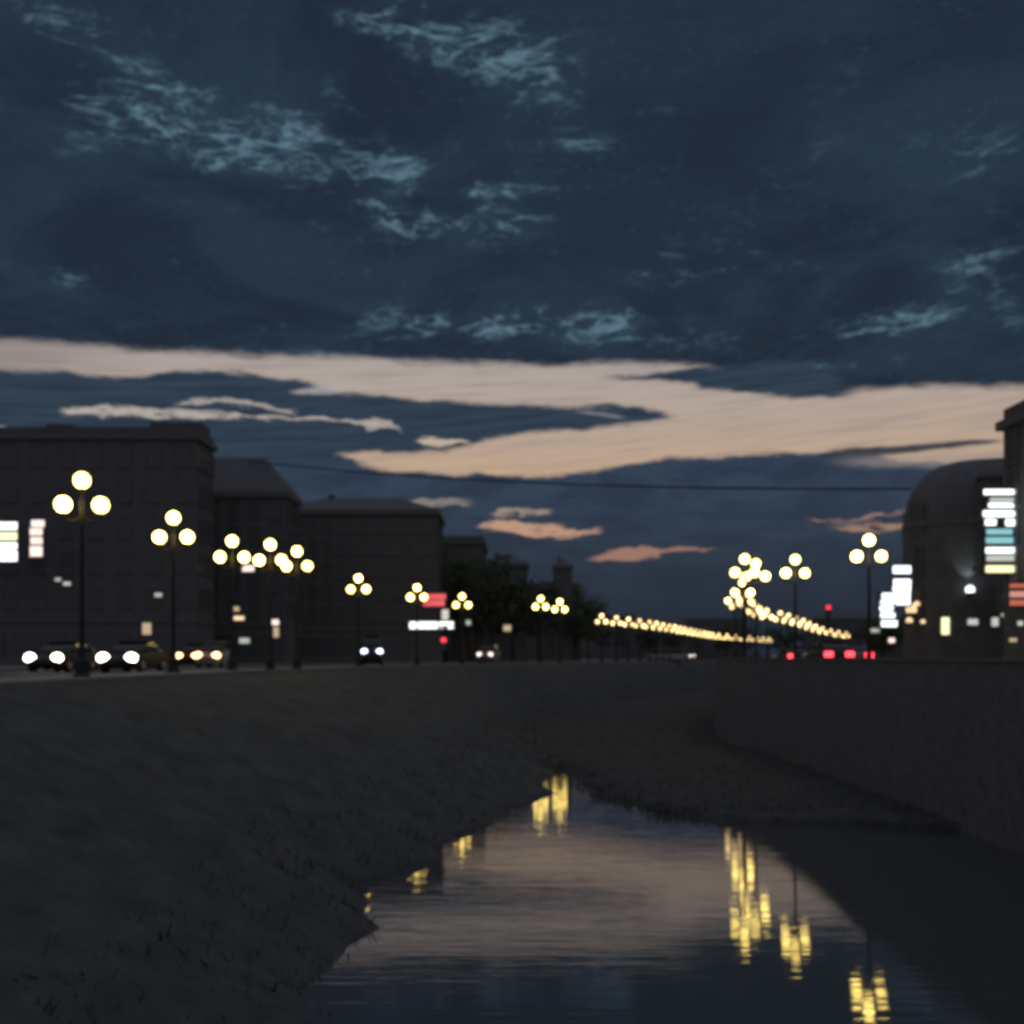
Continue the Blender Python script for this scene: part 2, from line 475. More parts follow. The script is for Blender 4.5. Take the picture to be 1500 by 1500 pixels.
# left side
A = building('apartment_block', 'tall dark flat topped block behind the largest lamp at the left edge', X(-260, 105), X(288, 105), 105, 6, Z(636, 105), M['render1'], cols=13, sidecols=5, floors=5)
bm = bmesh.new(); box(bm, X(250, 105)-X(-260, 105), 3, Z(636, 105)-4.3+.75, X(292, 105)-X(205, 105)-.6, 3, 1.5, bev=.1)
link('penthouse', bm, M['render1'], A)
building('corner_block', 'dark block with stepped hipped roof between the tall flat block and the pair of lamps', X(235, 118), X(420, 118), 118, 7, Z(722, 118), M['render3'], ('hip', 4.3, 3.0), cols=6, sidecols=4, floors=5)
building('stone_building', 'wide dark building with shallow hipped roof behind the lone lamp and red sign', X(405, 137), X(640, 137), 137, 12, Z(748, 137), M['render2'], ('hip', 2.4, 5.5), cols=11, sidecols=4, floors=5)
building('terrace_building', 'lower dark building stepping down right of the wide hipped roof building', X(640, 160), X(708, 160), 160, 16, Z(792, 160), M['render1'], cols=5, sidecols=4, floors=4)
building('row_house', 'low dark building further round the bend beside the far trees', X(706, 182), X(772, 182), 182, 14, Z(826, 182), M['render3'], ('hip', 2.0, 3), cols=5, sidecols=3, floors=3)
building('tower_house', 'small dark square tower rising at the end of the far left skyline', X(812, 240), X(838, 240), 240, 5, Z(829, 240), M['render2'], ('hip', 1.6, 1.8), cols=2, sidecols=2, floors=4)
building('row_house', 'lowest far building, beside the small square tower', X(770, 236), X(850, 236), 236.2+6, 14, Z(856, 236), M['render1'], cols=6, sidecols=3, floors=3)
# right side: block with rounded corner and curved mansard roof
def round_block():
    x0, y0, w, dp, rad = X(1322, 75), 75.0, 16.0, 20.0, 3.2
    zb = 4.3; hw = Z(770, 75)-zb; rise = Z(667, 75)-Z(770, 75)
    root = empty('corner_building', (x0, y0, zb), -atan(x0/y0)-.02); tag(root, 'dark building with rounded corner and curved mansard roof on the right bank', 'building')
    def ringpts(i, z):
        r = max(rad-i*.4, .6)
        pts = [(i+r-r*sin(a*pi/2/8), i+r-r*cos(a*pi/2/8), z) for a in range(9)]
        return pts+[(i, dp-i, z), (w-i, dp-i, z), (w-i, i, z)]
    bm = bmesh.new(); loft(bm, [ringpts(0, 0), ringpts(0, hw)]); link('wall', bm, M['render3'], root)
    bm = bmesh.new(); loft(bm, [ringpts(-.12, hw), ringpts(-.12, hw+.35)]); link('cornice', bm, M['frame'], root)
    bm = bmesh.new()
    loft(bm, [ringpts(3.6*(1-cos(t*pi/16)), hw+.35+(rise-.35)*sin(t*pi/16)) for t in range(9)])
    roof = link('roof', bm, M['roof'], root)
    bm = bmesh.new(); lathe(bm, [(.09, hw*.15), (.09, hw*.9)], 8, rad-.78*rad-.1, .2*rad); link('downpipe', bm, M['frame'], root)
    for f in range(3):
        z = 4.6+2.9*f
        for c in range(5): add_window(root, rad+.7+(w-rad-1)*(c+.5)/5, -.003, z, 0)
        for c in range(5): add_window(root, -.003, rad+1+(dp-rad-2)*(c+.5)/5, z, -pi/2)
        a = pi/4; add_window(root, rad-(rad)*sin(a), rad-(rad)*cos(a), z, -pi/4)
    for c in range(4):
        x = rad+1.4+(w-rad-1)*(c+.3)/4
        bm = bmesh.new(); box(bm, x, 1.0, hw+2.1, 1.3, 1.9, 1.7); box(bm, x, .95, hw+3.05, 1.6, 2.1, .2); link('dormer', bm, M['roof'], roof)
    return root
round_block()
building('office_block', 'tallest dark block at the right edge behind the tall striped sign', 28.8, 49, 53.5, 10.5, Z(618, 64), M['render1'], cols=8, sidecols=4, floors=4)
# far background beyond the bend
for i, (px0, px1, y, d, lab) in enumerate((
    (845, 930, 903, 430, 'far low dark building left of the long string of lamps'),
    (925, 1010, 914, 470, 'far low dark building above the middle of the long string of lamps'),
    (1000, 1095, 908, 500, 'far low dark building behind the right end of the long string of lamps'),
    (1200, 1330, 906, 330, 'far low dark building behind the right bank string, left of the round cornered block'))):
    building('distant_building', lab, X(px0, d), X(px1, d), d, 20, Z(y, d), M['render3'], ('hip', 3, 6) if i % 2 else ('flat',), cols=8, sidecols=0, floors=3)

# ------------------------------------------------------------------ trees and shrubs
tp = [make_tree(s, h, r) for s, h, r in ((3, 9.0, 3.0), (5, 11.0, 3.6), (9, 7.0, 2.6))]
usedt = set()
def put_tree(k, x, y, s, rz, label, group=None):
    p = tp[k]; o = p if k not in usedt else copy_tree(p); usedt.add(k)
    o.location = (x, y, 4.25); o.scale = (s, s, s*random.uniform(.9, 1.1)); o.rotation_euler = (0, 0, rz)
    tag(o, label, 'tree', group)
FT = 'dark trees at the end of the left bank'
for i, (px, y, d) in enumerate(((655, 812, 148), (690, 815, 152), (722, 826, 158), (752, 838, 165), (790, 846, 172), (848, 868, 230), (862, 885, 240))):
    h = Z(y, d)-4.25; k = i % 3
    put_tree(k, X(px, d), d, h/(9.0, 11.0, 7.0)[k]*1.02, i*1.3, 'dark leafy tree in the row at the end of the left bank', FT)
RT = 'small dark trees behind the right bank lamps'
for i, (px, d, h) in enumerate(((1268, 128, 5.2), (1292, 105, 5.0))):
    k = (i+1) % 3
    put_tree(k, X(px, d), d, h/(9.0, 11.0, 7.0)[k], i*2.1, 'small dark tree on the right bank behind the stepped white sign', RT)
FF = 'far trees along the horizon'
for i, (px, y, d) in enumerate(((882, 907, 380), (912, 912, 400), (950, 915, 420), (985, 917, 430), (1022, 917, 440), (1062, 912, 430), (1092, 914, 420), (1125, 912, 400), (1150, 915, 380), (1185, 917, 360), (1240, 912, 350), (1275, 914, 340), (1310, 910, 320))):
    k = i % 3; h = Z(y, d)-4.25
    put_tree(k, X(px, d), d, h/(9.0, 11.0, 7.0)[k], i*1.7, 'far dark tree on the low skyline beyond the bend', FF)
# ------------------------------------------------------------------ cars
def rr(w, z0, z1, y, r=.12, n=3):
    pts = []
    for (cx, cz, a0) in ((w-r, z0+r, -pi/2), (w-r, z1-r, 0), (-w+r, z1-r, pi/2), (-w+r, z0+r, pi)):
        for k in range(n+1):
            a = a0+pi/2*k/n; pts.append((cx+r*cos(a), y, cz+r*sin(a)))
    return pts
def make_car(paint, headm, tailm, tall=1.0):
    """car pointing towards -y, origin on the road under its middle"""
    root = empty('parked_car', (0, 0, 0)); T = tall
    bm = bmesh.new()
    loft(bm, [rr(.66, .34, .62*T, -2.2, .1), rr(.82, .26, .74*T, -2.05), rr(.87, .22, .86*T, -1.3), rr(.88, .2, .94*T, -.6), rr(.89, .2, .96*T, .9), rr(.87, .22, .96*T, 1.7), rr(.82, .28, .92*T, 2.1), rr(.7, .36, .82*T, 2.22, .1)])
    link('body', bm, paint, root, True)
    bm = bmesh.new()
    t = 1.44*T
    loft(bm, [rr(.76, .93*T, .97*T, -.95, .015), rr(.70, .93*T, t-.06, -.15, .05), rr(.68, .93*T, t-.02, .5, .05), rr(.68, .93*T, t-.1, 1.2, .05), rr(.74, .93*T, .985*T, 1.85, .02)])
    link('cabin_glass', bm, M['cabin'], root, True)
    bm = bmesh.new(); box(bm, 0, .45, t, 1.3, 1.35, .06, bev=.025); link('roof', bm, paint, root)
    for sx in (-1, 1):
        for wy in (-1.35, 1.4):
            bm = bmesh.new()
            bmesh.ops.create_cone(bm, cap_ends=True, segments=20, radius1=.32, radius2=.32, depth=.22, matrix=Matrix.Translation((sx*.80, wy, .32)) @ Matrix.Rotation(pi/2, 4, 'Y'))
            wv = link('wheel', bm, M['tyre'], root)
            bm = bmesh.new()
            bmesh.ops.create_cone(bm, cap_ends=True, segments=16, radius1=.2, radius2=.17, depth=.03, matrix=Matrix.Translation((sx*.925, wy, .32)) @ Matrix.Rotation(sx*pi/2, 4, 'Y'))
            link('rim', bm, M['rim'], wv)
        bm = bmesh.new(); bmesh.ops.create_uvsphere(bm, u_segments=14, v_segments=8, radius=1, matrix=Matrix.Translation((sx*.62, -2.10, .68*T)) @ Matrix.Diagonal((.27, .15, .21, 1)))
        link('headlight', bm, headm, root, True)
        bm = bmesh.new(); box(bm, sx*.60, 2.19, .78*T, .50, .10, .30, bev=.03); link('tail_light', bm, tailm, root)
        bm = bmesh.new(); box(bm, sx*.93, -.75, 1.0*T, .14, .16, .12, bev=.03); link('wing_mirror', bm, paint, root)
    bm = bmesh.new(); box(bm, 0, -2.19, .47*T, 1.0, .06, .14, bev=.02); link('grille', bm, M['iron'], root)
    bm = bmesh.new(); box(bm, 0, 2.2, .5, 1.5, .12, .2, bev=.03); link('bumper', bm, M['iron'], root)
    return root
paints = {'dark': mat('car_dark', (.02, .021, .025), .5, spec=.3), 'silver': mat('car_silver', (.16, .16, .17), .45, metal=.4), 'white': mat('car_white', (.3, .3, .3), .4), 'red': mat('car_maroon', (.12, .02, .02), .3)}
off = mat('headlight_off', (.5, .5, .5), .15)
def car(px, d, paint, headm, tailm, label, group, rz=0., tall=1.):
    c = make_car(paints[paint], headm, tailm, tall); c.name = 'moving_car'
    c.location = (X(px, d-2.15), d, ROAD+.005); c.rotation_euler = (0, 0, rz)
    tag(c, label, 'car', group); return c
CL, CR = 'cars on the left bank road with headlights on', 'cars on the right bank road with tail lights on'
car(63, 52, 'dark', M['headlight'], M['tail_off'], 'leftmost car with glaring white headlights, left of the largest lamp pole', CL)
car(83, 60, 'silver', M['headlight'], M['tail_off'], 'car close behind the leftmost car, one headlight showing beside it', CL)
car(171, 50, 'dark', M['headlight'], M['tail_off'], 'car with two separate white headlights just right of the largest lamp pole', CL)
car(303, 76, 'white', M['headlight_warm'], M['tail_off'], 'tall car with the brightest warm headlights, below the third street lamp', CL, tall=1.22)
car(274, 86, 'dark', M['headlight_warm'], M['tail_off'], 'car behind the brightest headlights, its warm lamps glowing on their left', CL, tall=1.2)
car(541, 92, 'dark', M['headlight_blue'], M['tail_off'], 'van like car with bluish white headlights below the lone left bank lamp', CL, tall=1.75, rz=.1)
car(716, 120, 'silver', M['headlight_dim'], M['tail_off'], 'car with dim warm headlights below the pinkish lamp', CL, tall=1.5, rz=-.2)
car(1172, 78, 'dark', off, M['tail'], 'car with red tail lights nearest below the clear standing right bank lamp', CR, rz=pi)
car(1228, 64, 'dark', off, M['tail'], 'left car of the right hand cluster of red tail lights', CR, rz=pi+.02, tall=1.12)
car(1258, 66, 'silver', off, M['tail'], 'right car of the right hand cluster of red tail lights', CR, rz=pi, tall=1.06)
car(1246, 80, 'red', off, M['tail'], 'car ahead between the two tail light cars on the right bank road', CR, rz=pi, tall=1.25)
PF = 'parked cars on the far bank catching lamp light'
for px, d, lab in ((968, 196, 'left one of the far parked pale cars under the long string of lamps'), (985, 190, 'middle one of the far parked pale cars under the long string of lamps'), (1001, 186, 'right one of the far parked pale cars under the long string of lamps')):
    car(px, d, 'white', M['headlight_dim'], M['tail_off'], lab, PF, rz=.9, tall=1.4)

# ------------------------------------------------------------------ signs and small lights
def sign(name, label, px0, px1, y0, y1, d, rows, cat='sign', depth=.25, bracket=None, group=None):
    """box sign; rows = (top, bottom, material[, left, right]) in photo rows, each a lit panel standing proud of the casing"""
    k = d/FPX
    cx, cz = X((px0+px1)/2, d), Z((y0+y1)/2, d)
    root = empty(name, (cx, d, cz-(y1-y0)/2*k)); tag(root, label, cat, group)
    H = (y1-y0)*k; W = (px1-px0)*k
    bm = bmesh.new(); box(bm, 0, depth/2+.02, H/2, W+.12, depth, H+.12, bev=.02); link('casing', bm, M['signbox'], root)
    for r in rows:
        ya, yb, m = r[:3]; xa, xb = (r[3], r[4]) if len(r) > 3 else (px0, px1)
        bm = bmesh.new()
        box(bm, ((xa+xb)/2-(px0+px1)/2)*k, -.015, (y1-(ya+yb)/2)*k, (xb-xa)*k, .07, (yb-ya)*k, bev=.02)
        link('lit_panel', bm, M[m], root)
    if bracket:
        bm = bmesh.new()
        for z in (.2, .8):
            tube(bm, [(0, depth*.6, H*z), (bracket[0], depth*.6+bracket[1], H*z)], .04)
        link('bracket', bm, M['iron'], root)
    return root
sign('vertical_sign', 'tall lit sign of white and blue rows on the right edge block', 1441, 1486, 716, 841, 62.6,
     [(717, 724.5, 'w', 1441, 1485), (729, 735, 'wg', 1450, 1485), (737, 743.5, 'w', 1448, 1485), (748, 757, 'w', 1440, 1486),
      (760.5, 769.5, 'w', 1443, 1459), (760.5, 770.5, 'w', 1473, 1487), (775, 783, 'wc', 1445, 1483), (787, 796, 'wc', 1444, 1484),
      (802, 810.5, 'w', 1444, 1486), (813.5, 822, 'wg', 1445, 1485), (828.5, 838.5, 'wy', 1444, 1485)], bracket=(1.2, .3))
sign('vertical_sign', 'taller upper stack of the white lit sign by the rounded corner', 1308, 1334, 828, 888, 72,
     [(829, 840, 'wb'), (848.5, 858, 'wb', 1309, 1334), (859, 866, 'wb', 1308, 1334), (867, 875, 'wb', 1309, 1333), (876, 886, 'wb', 1308, 1333)], bracket=(.8, 3.2))
sign('vertical_sign', 'lower white lit sign stepping down left of the rounded corner', 1288, 1311, 868, 920, 71,
     [(869, 877, 'wb', 1292, 1311), (879, 884.5, 'wb', 1290, 1310), (887, 895, 'wb', 1289, 1308), (898, 905, 'wb', 1290, 1311), (909, 918, 'w', 1291, 1314)], bracket=(1.6, 4.0))
sign('light_box_sign', 'wide striped white and yellow lit sign at the left edge', -14, 25, 764, 823, 101,
     [(765, 776, 'w'), (780, 791, 'wy'), (795, 804, 'w'), (807, 822, 'wb')])
sign('light_box_sign', 'narrow pinkish white upright lit sign near the left edge', 44, 64, 761, 817, 101,
     [(762, 772, 'wp', 46, 65), (774, 784, 'wp', 44, 62), (787, 797, 'wp', 45, 62), (800, 815, 'wp', 44, 62)])
sign('small_sign', 'small white glowing sign directly below the third left bank lamp', 353, 374, 827, 838, 112, [(828, 837, 'wp', 355, 372)])
sign('shop_sign', 'red glowing shop sign between two lamps on the left bank', 617, 653, 869, 889, 100, [(870, 878, 'red'), (879.5, 888, 'red', 620, 651)])
sign('shop_canopy', 'long thin white lit canopy below the red shop sign', 599, 665, 910, 922, 99, [(911, 921, 'w', 600, 641), (911, 916, 'w', 643, 664), (917.5, 921, 'wg', 643, 650), (917.5, 921, 'w', 656, 664)], cat='canopy', depth=.8)
sign('projecting_sign', 'small white lit upright sign just above the end of the white canopy', 647, 657, 892, 909, 99.5, [(893, 908, 'wg')])
sign('shop_sign', 'red orange striped sign at the right edge under the tall sign', 1479, 1512, 853, 889, 60, [(855, 861, 'redo'), (866, 875, 'redp'), (879, 887, 'redo')])
def fd(px):        # distance to the turned front of the rounded corner block along a photo column
    k = (px-750)/FPX; th = atan(X(1322, 75)/75)+.02
    q = (k*75-X(1322, 75))/(cos(th)+k*sin(th)); return 75-q*sin(th)-.12
def lit(name, label, px0, px1, y0, y1, d, m, cat, group=None):
    return sign(name, label, px0, px1, y0, y1, d, [(y0+.6, y1-.6, m, px0+.6, px1-.6)], cat, depth=.12, group=group)
lit('lit_doorway', 'bright narrow lit doorway under the round cornered building', 1378.5, 1391, 904, 930, fd(1385), 'wy', 'doorway')
lit('shop_window', 'small round edged lit window right of the bright doorway', 1417, 1433, 906, 916, fd(1425), 'wg', 'window')
lit('shop_window', 'small upright lit window left of the red orange sign', 1452, 1463, 904, 918, fd(1457), 'wg', 'window')
lit('shop_window', 'dim small lit window just below the red orange sign', 1466, 1477, 898, 904, fd(1472), 'wd', 'window')
lit('shop_window', 'small lit window cut by the right edge', 1490, 1506, 909, 917, 61.6, 'wg', 'window')
lit('shop_window', 'dim warm window between the small lit windows under the tall sign', 1478, 1490, 934, 941, 61.8, 'wdw', 'window')
lit('shop_window', 'small white light below the stepped white sign', 1273, 1289, 920, 927, 82, 'wd', 'window')
lit('shop_window', 'small pinkish light at the foot of the stepped white sign', 1301, 1311, 934, 942, 72, 'wp', 'window')
lit('shop_window', 'warm small shop window over the pavement below the paired left lamps', 340, 358, 902, 909, 104.5, 'ww', 'window')
lit('shop_window', 'dim warm upper window above the warm shop window', 342, 351, 888, 896, 104.5, 'wdw', 'window')
lit('shop_window', 'warm upright window right of the warm shop window, below the paired lamps', 398, 409, 907, 916, 104.5, 'wp', 'window')
lit('shop_window', 'dim brown tall window under the warm upright window', 400, 409, 918, 934, 104.5, 'wdw', 'window')
lit('shop_window', 'faint grey window below the warm small shop window', 350, 366, 934, 943, 104.5, 'wd', 'window')
lit('house_window', 'small greenish lit window far below the largest lamp', 92, 104, 852, 858, 104.8, 'wg', 'window')
lit('house_window', 'fainter greenish window beside the small greenish lit window', 80, 90, 846, 852, 104.8, 'wd', 'window')
lit('house_window', 'faint window below the second lamp', 226, 238, 868, 875, 104.8, 'wd', 'window')
lit('house_window', 'dim reddish tall window above the warm car headlights', 208, 222, 912, 930, 104.8, 'wdw', 'window')
lit('house_window', 'dim bluish window right of the white canopy', 682, 690, 908, 916, 118, 'wd', 'window')
lit('house_window', 'dim reddish window far right of the white canopy', 737, 749, 915, 925, 130, 'wdw', 'window')

# wall lamps
def wall_lamp(px, y, d, m, label, r=.16, spot=None):
    p = at(px, y, d); root = empty('wall_lamp', p); tag(root, label, 'wall lamp')
    bm = bmesh.new(); bmesh.ops.create_uvsphere(bm, u_segments=14, v_segments=10, radius=r); link('bulb', bm, M[m], root, True)
    bm = bmesh.new(); tube(bm, [(0, .02, -r*.9), (0, .25, -r*1.4), (0, .6, -r*1.2)], .03); link('arm', bm, M['iron'], root)
    bm = bmesh.new(); lathe(bm, [(r*.4, -r*1.5), (r*1.1, -r*.75), (r*1.05, -r*.62)], 12); link('shade', bm, M['iron'], root)
    if spot:
        l = bpy.data.lights.new('uplight', 'SPOT'); l.energy = spot; l.spot_size = radians(70); l.spot_blend = .8; l.color = (.8, 1, .92); l.shadow_soft_size = .1
        lo = bpy.data.objects.new('uplight', l); COL.objects.link(lo); lo.parent = root
        lo.location = (0, .05, .42); lo.rotation_euler = (radians(180-22), 0, 0)
    return root
wall_lamp(1421, 864, fd(1421)-.45, 'wb', 'white uplight on the dark wall below and left of the tall striped sign', r=.3, spot=70)
for px, y, r, m, lab in ((1335, 893, .36, 'ww', 'largest warm lamp on the rounded corner beside the stepped white sign'), (1343, 885, .2, 'ww', 'small upper warm lamp of the cluster on the rounded corner'),
                         (1332, 909, .22, 'ww', 'lower warm lamp of the cluster on the rounded corner'), (1352, 911, .17, 'ww', 'rightmost small warm lamp of the cluster on the rounded corner')):
    wall_lamp(px, y, 73.5, m, lab, r=r)

# traffic lights
def traffic_light(px, y, d, label, r=.15):
    p = at(px, y, d); root = empty('traffic_light', (p.x, p.y, 4.3)); tag(root, label, 'traffic light')
    h = p.z-4.3
    bm = bmesh.new(); lathe(bm, [(.12, 0), (.12, .3), (.07, .35), (.055, max(h-.8, .5))], 10); link('pole', bm, M['iron'], root)
    bm = bmesh.new(); box(bm, 0, .02, h-.3, .42, .22, 1.1, bev=.04); link('housing', bm, M['signbox'], root)
    for i, m in enumerate((M['sig'], M['glass'], M['glass'])):
        bm = bmesh.new(); bmesh.ops.create_uvsphere(bm, u_segments=14, v_segments=8, radius=r, matrix=Matrix.Translation((0, -.10, h-.33*i)) @ Matrix.Diagonal((1, .5, 1, 1)))
        link('lens', bm, m, root, True)
    return root
traffic_light(1213, 890, 88, 'red traffic light high between the right bank lamp string and stepped white sign', r=.2)
traffic_light(650, 938, 96, 'red traffic light below the white lit canopy on the left bank', r=.26)

# overhead cable from the left roofs across the river to the rounded corner
a, c = at(352, 674, 121.5), at(1336, 716, 76.5)
bm = bmesh.new(); pts = []
for i in range(41):
    t = i/40; p = a.lerp(c, t); p.z -= 4*.9*t*(1-t); pts.append(p)
tube(bm, pts, .07, 6)
tag(link('overhead_cable', bm, M['cable']), 'thin black cable hanging across the sky over the river', 'cable')

# ------------------------------------------------------------------ world: dusk sky with cloud decks
W = bpy.data.worlds.new('World'); S.world = W; W.use_nodes = True
nt = W.node_tree; nt.nodes.clear(); N = nt.nodes.new; K = nt.links.new
def sock(n, i, v):
    if isinstance(v, (int, float)): n.inputs[i].default_value = v
    else: K(v, n.inputs[i])
def MA(op, a, b=None, c=None, clamp=False):
    n = N('ShaderNodeMath'); n.operation = op; n.use_clamp = clamp; sock(n, 0, a)
    if b is not None: sock(n, 1, b)
    if c is not None: sock(n, 2, c)
    return n.outputs[0]
def SM(v, lo, hi, o0=0., o1=1.):
    n = N('ShaderNodeMapRange'); n.interpolation_type = 'SMOOTHSTEP'
    sock(n, 'Value', v); sock(n, 'From Min', lo); sock(n, 'From Max', hi); sock(n, 'To Min', o0); sock(n, 'To Max', o1)
    return n.outputs['Result']
def lin(c): return tuple(((x/255)/12.92 if x/255 <= .04045 else ((x/255+.055)/1.055)**2.4) for x in c)
def MIX(f, a, b):
    n = N('ShaderNodeMix'); n.data_type = 'RGBA'
    sock(n, 0, f)
    for i, v in ((6, a), (7, b)):
        if isinstance(v, tuple): n.inputs[i].default_value = (*v, 1)
        else: K(v, n.inputs[i])
    return n.outputs[2]
def VEC(x, y, z=0.):
    n = N('ShaderNodeCombineXYZ'); sock(n, 0, x); sock(n, 1, y); sock(n, 2, z); return n.outputs[0]
def NOISE(v, scale, detail=5, rough=.55, dist=0.):
    n = N('ShaderNodeTexNoise'); K(v, n.inputs['Vector']); n.inputs['Scale'].default_value = scale
    n.inputs['Detail'].default_value = detail; n.inputs['Roughness'].default_value = rough; n.inputs['Distortion'].default_value = dist
    return n.outputs['Fac']
tc = N('ShaderNodeTexCoord'); sp = N('ShaderNodeSeparateXYZ'); K(tc.outputs['Generated'], sp.inputs[0])
dx, dy, dz = sp.outputs
hyp = MA('MAXIMUM', MA('SQRT', MA('ADD', MA('MULTIPLY', dx, dx), MA('MULTIPLY', dy, dy))), .001)
az = MA('ARCTAN2', dx, dy)
v0 = MA('DIVIDE', dz, hyp)
T = MA('DIVIDE', MA('ADD', az, .6), 1.2, clamp=True)
def conv(px, py):
    a_ = atan((px-750)/FPX); return (a_+.6)/1.2, (HZ-py)/FPX*cos(a_)
def CURVE(pts):
    n = N('ShaderNodeFloatCurve'); m = n.mapping; m.use_clip = False; m.extend = 'HORIZONTAL'
    c = m.curves[0]; q = [conv(*p) for p in pts]
    q = [(max(0, min(1, x)), y) for x, y in q]
    c.points[0].location = q[0]; c.points[1].location = q[-1]
    for p in q[1:-1]: c.points.new(*p)
    for p in c.points: p.handle_type = 'AUTO_CLAMPED'
    m.update(); K(T, n.inputs['Value']); return n.outputs[0]
# ragged edges: displace the elevation with stretched noise
nv = VEC(MA('MULTIPLY', az, 1.0), MA('MULTIPLY', v0, 3.2))
n1 = NOISE(nv, 16, 6, .6, .3); n2 = NOISE(nv, 55, 4, .6)
disp = MA('ADD', MA('MULTIPLY', MA('SUBTRACT', n1, .5), .014), MA('MULTIPLY', MA('SUBTRACT', n2, .5), .008))
v = MA('ADD', v0, disp)
vs_ = MA('ADD', v0, MA('MULTIPLY', disp, .45))
vr = MA('ADD', v0, MA('ADD', MA('MULTIPLY', MA('SUBTRACT', NOISE(nv, 38, 5, .65, .4), .5), .016), MA('MULTIPLY', MA('SUBTRACT', n2, .5), .006)))
def above(curve, soft, vv=None):      # 1 where v is above the curve
    vv = vv or v
    d_ = MA('SUBTRACT', vv, curve); return SM(d_, -soft/FPX, soft/FPX)
def lens(top, bot, soft=3, vv=None, x0=None, x1=None, xs=25):
    m = MA('MULTIPLY', above(CURVE(bot), soft, vv), MA('SUBTRACT', 1., above(CURVE(top), soft, vv)))
    if x0 is not None: m = MA('MULTIPLY', m, SM(T, conv(x0-xs, 0)[0], conv(x0+xs, 0)[0]))
    if x1 is not None: m = MA('MULTIPLY', m, MA('SUBTRACT', 1., SM(T, conv(x1-xs, 0)[0], conv(x1+xs, 0)[0])))
    return m
# clear band between the decks
cr = N('ShaderNodeValToRGB'); K(SM(v0, 0, .4), cr.inputs[0])
nlin = N('ShaderNodeMapRange'); K(v0, nlin.inputs['Value']); nlin.inputs['From Max'].default_value = .4
K(nlin.outputs[0], cr.inputs[0])
els = cr.color_ramp.elements
def vpos(y): return ((HZ-y)/FPX)/.4
els[0].position = vpos(700); els[0].color = (*lin((196, 166, 138)), 1)
els[1].position = vpos(500); els[1].color = (*lin((164, 156, 152)), 1)
for y, c in ((640, (182, 162, 146)), (570, (178, 164, 156))):
    e = els.new(vpos(y)); e.color = (*lin(c), 1)
band = cr.outputs[0]
fine = NOISE(VEC(MA('MULTIPLY', az, 1.2), MA('ADD', MA('MULTIPLY', v0, 22), MA('MULTIPLY', az, -1.5))), 9, 5, .6)
band = MIX(SM(fine, .42, .72, 0, .5), band, lin((140, 130, 126)))
band = MIX(MA('SUBTRACT', 1., SM(T, conv(-60, 0)[0], conv(300, 0)[0], .5, 1.)), band, lin((110, 106, 108)))
# cloud colours
pz = MA('ADD', MA('MAXIMUM', dz, 0), .10)
pl = VEC(MA('DIVIDE', dx, pz), MA('DIVIDE', dy, pz))
w1 = NOISE(pl, 1.9, 7, .62, .9); w2 = NOISE(pl, 4.6, 6, .62, .6); w3 = NOISE(pl, .7, 4, .5)
deck = MIX(SM(w1, .38, .66), lin((31, 41, 55)), lin((41, 57, 73)))
deck = MIX(SM(w3, .42, .62, 0, .4), deck, lin((36, 48, 66)))
# brighter torn wisps, gathered in a few patches of the upper deck
def patch(px, py, rx_, ry_, s=1.):
    t0, q0 = conv(px, py)
    ex = MA('DIVIDE', MA('SUBTRACT', T, t0), rx_/FPX/1.2); ey = MA('DIVIDE', MA('SUBTRACT', v0, q0), ry_/FPX)
    r2 = MA('ADD', MA('MULTIPLY', ex, ex), MA('MULTIPLY', ey, ey))
    return MA('MULTIPLY', MA('EXPONENT', MA('MULTIPLY', r2, -1.)), s)
ps = None
for p in ((300, 185, 190, 55, .85), (230, 225, 150, 25, .5), (560, 45, 110, 40, 1.), (745, 75, 80, 40, 1.2), (600, 245, 110, 40, 1.2), (690, 300, 110, 40, 1.2), (700, 475, 190, 24, 1.3),
          (1440, 400, 70, 30, .8), (1330, 480, 120, 25, .9), (1040, 390, 110, 40, .6), (90, 60, 60, 50, .6), (60, 408, 90, 18, .7), (1120, 545, 230, 9, .6), (850, 210, 50, 18, .5), (1250, 180, 160, 90, .2), (180, 120, 70, 30, .7), (420, 190, 90, 22, .9), (340, 235, 90, 16, .9), (480, 130, 60, 25, .6), (560, 320, 80, 30, .7), (800, 130, 60, 30, .6), (950, 180, 90, 30, .4), (60, 100, 60, 30, .7), (1470, 250, 60, 50, .6), (450, 520, 120, 8, .6), (900, 470, 70, 22, .7), (1000, 500, 130, 16, .5)):
    q = patch(*p); ps = q if ps is None else MA('ADD', ps, q)
wv = VEC(MA('ADD', MA('MULTIPLY', az, 1.0), MA('MULTIPLY', v0, -.25)), MA('MULTIPLY', v0, 2.3))
r1 = NOISE(wv, 13, 6, .58, .6); r2n = NOISE(wv, 30, 5, .6, .5)
def ridge(n, k): return MA('SUBTRACT', 1., MA('MULTIPLY', MA('ABSOLUTE', MA('SUBTRACT', n, .5)), k), clamp=True)
wn = MA('ADD', MA('MULTIPLY', ridge(r1, 13), .62), MA('MULTIPLY', ridge(r2n, 11), .5))
pc = MA('MINIMUM', ps, 1.1)
deck = MIX(MA('MULTIPLY', MA('MULTIPLY', pc, SM(w2, .36, .62)), .18), deck, lin((62, 92, 108)))
wisp = MA('MULTIPLY', SM(MA('MULTIPLY', wn, MA('MULTIPLY', SM(w2, .34, .60), MA('ADD', pc, .18))), .14, .95), .80, clamp=True)
deck = MIX(wisp, deck, lin((102, 134, 150)))
low = MIX(SM(n1, .35, .65), lin((42, 54, 72)), lin((52, 66, 84)))
hz = SM(v0, .02, .16)
low = MIX(hz, lin((38, 47, 60)), low)
col = band
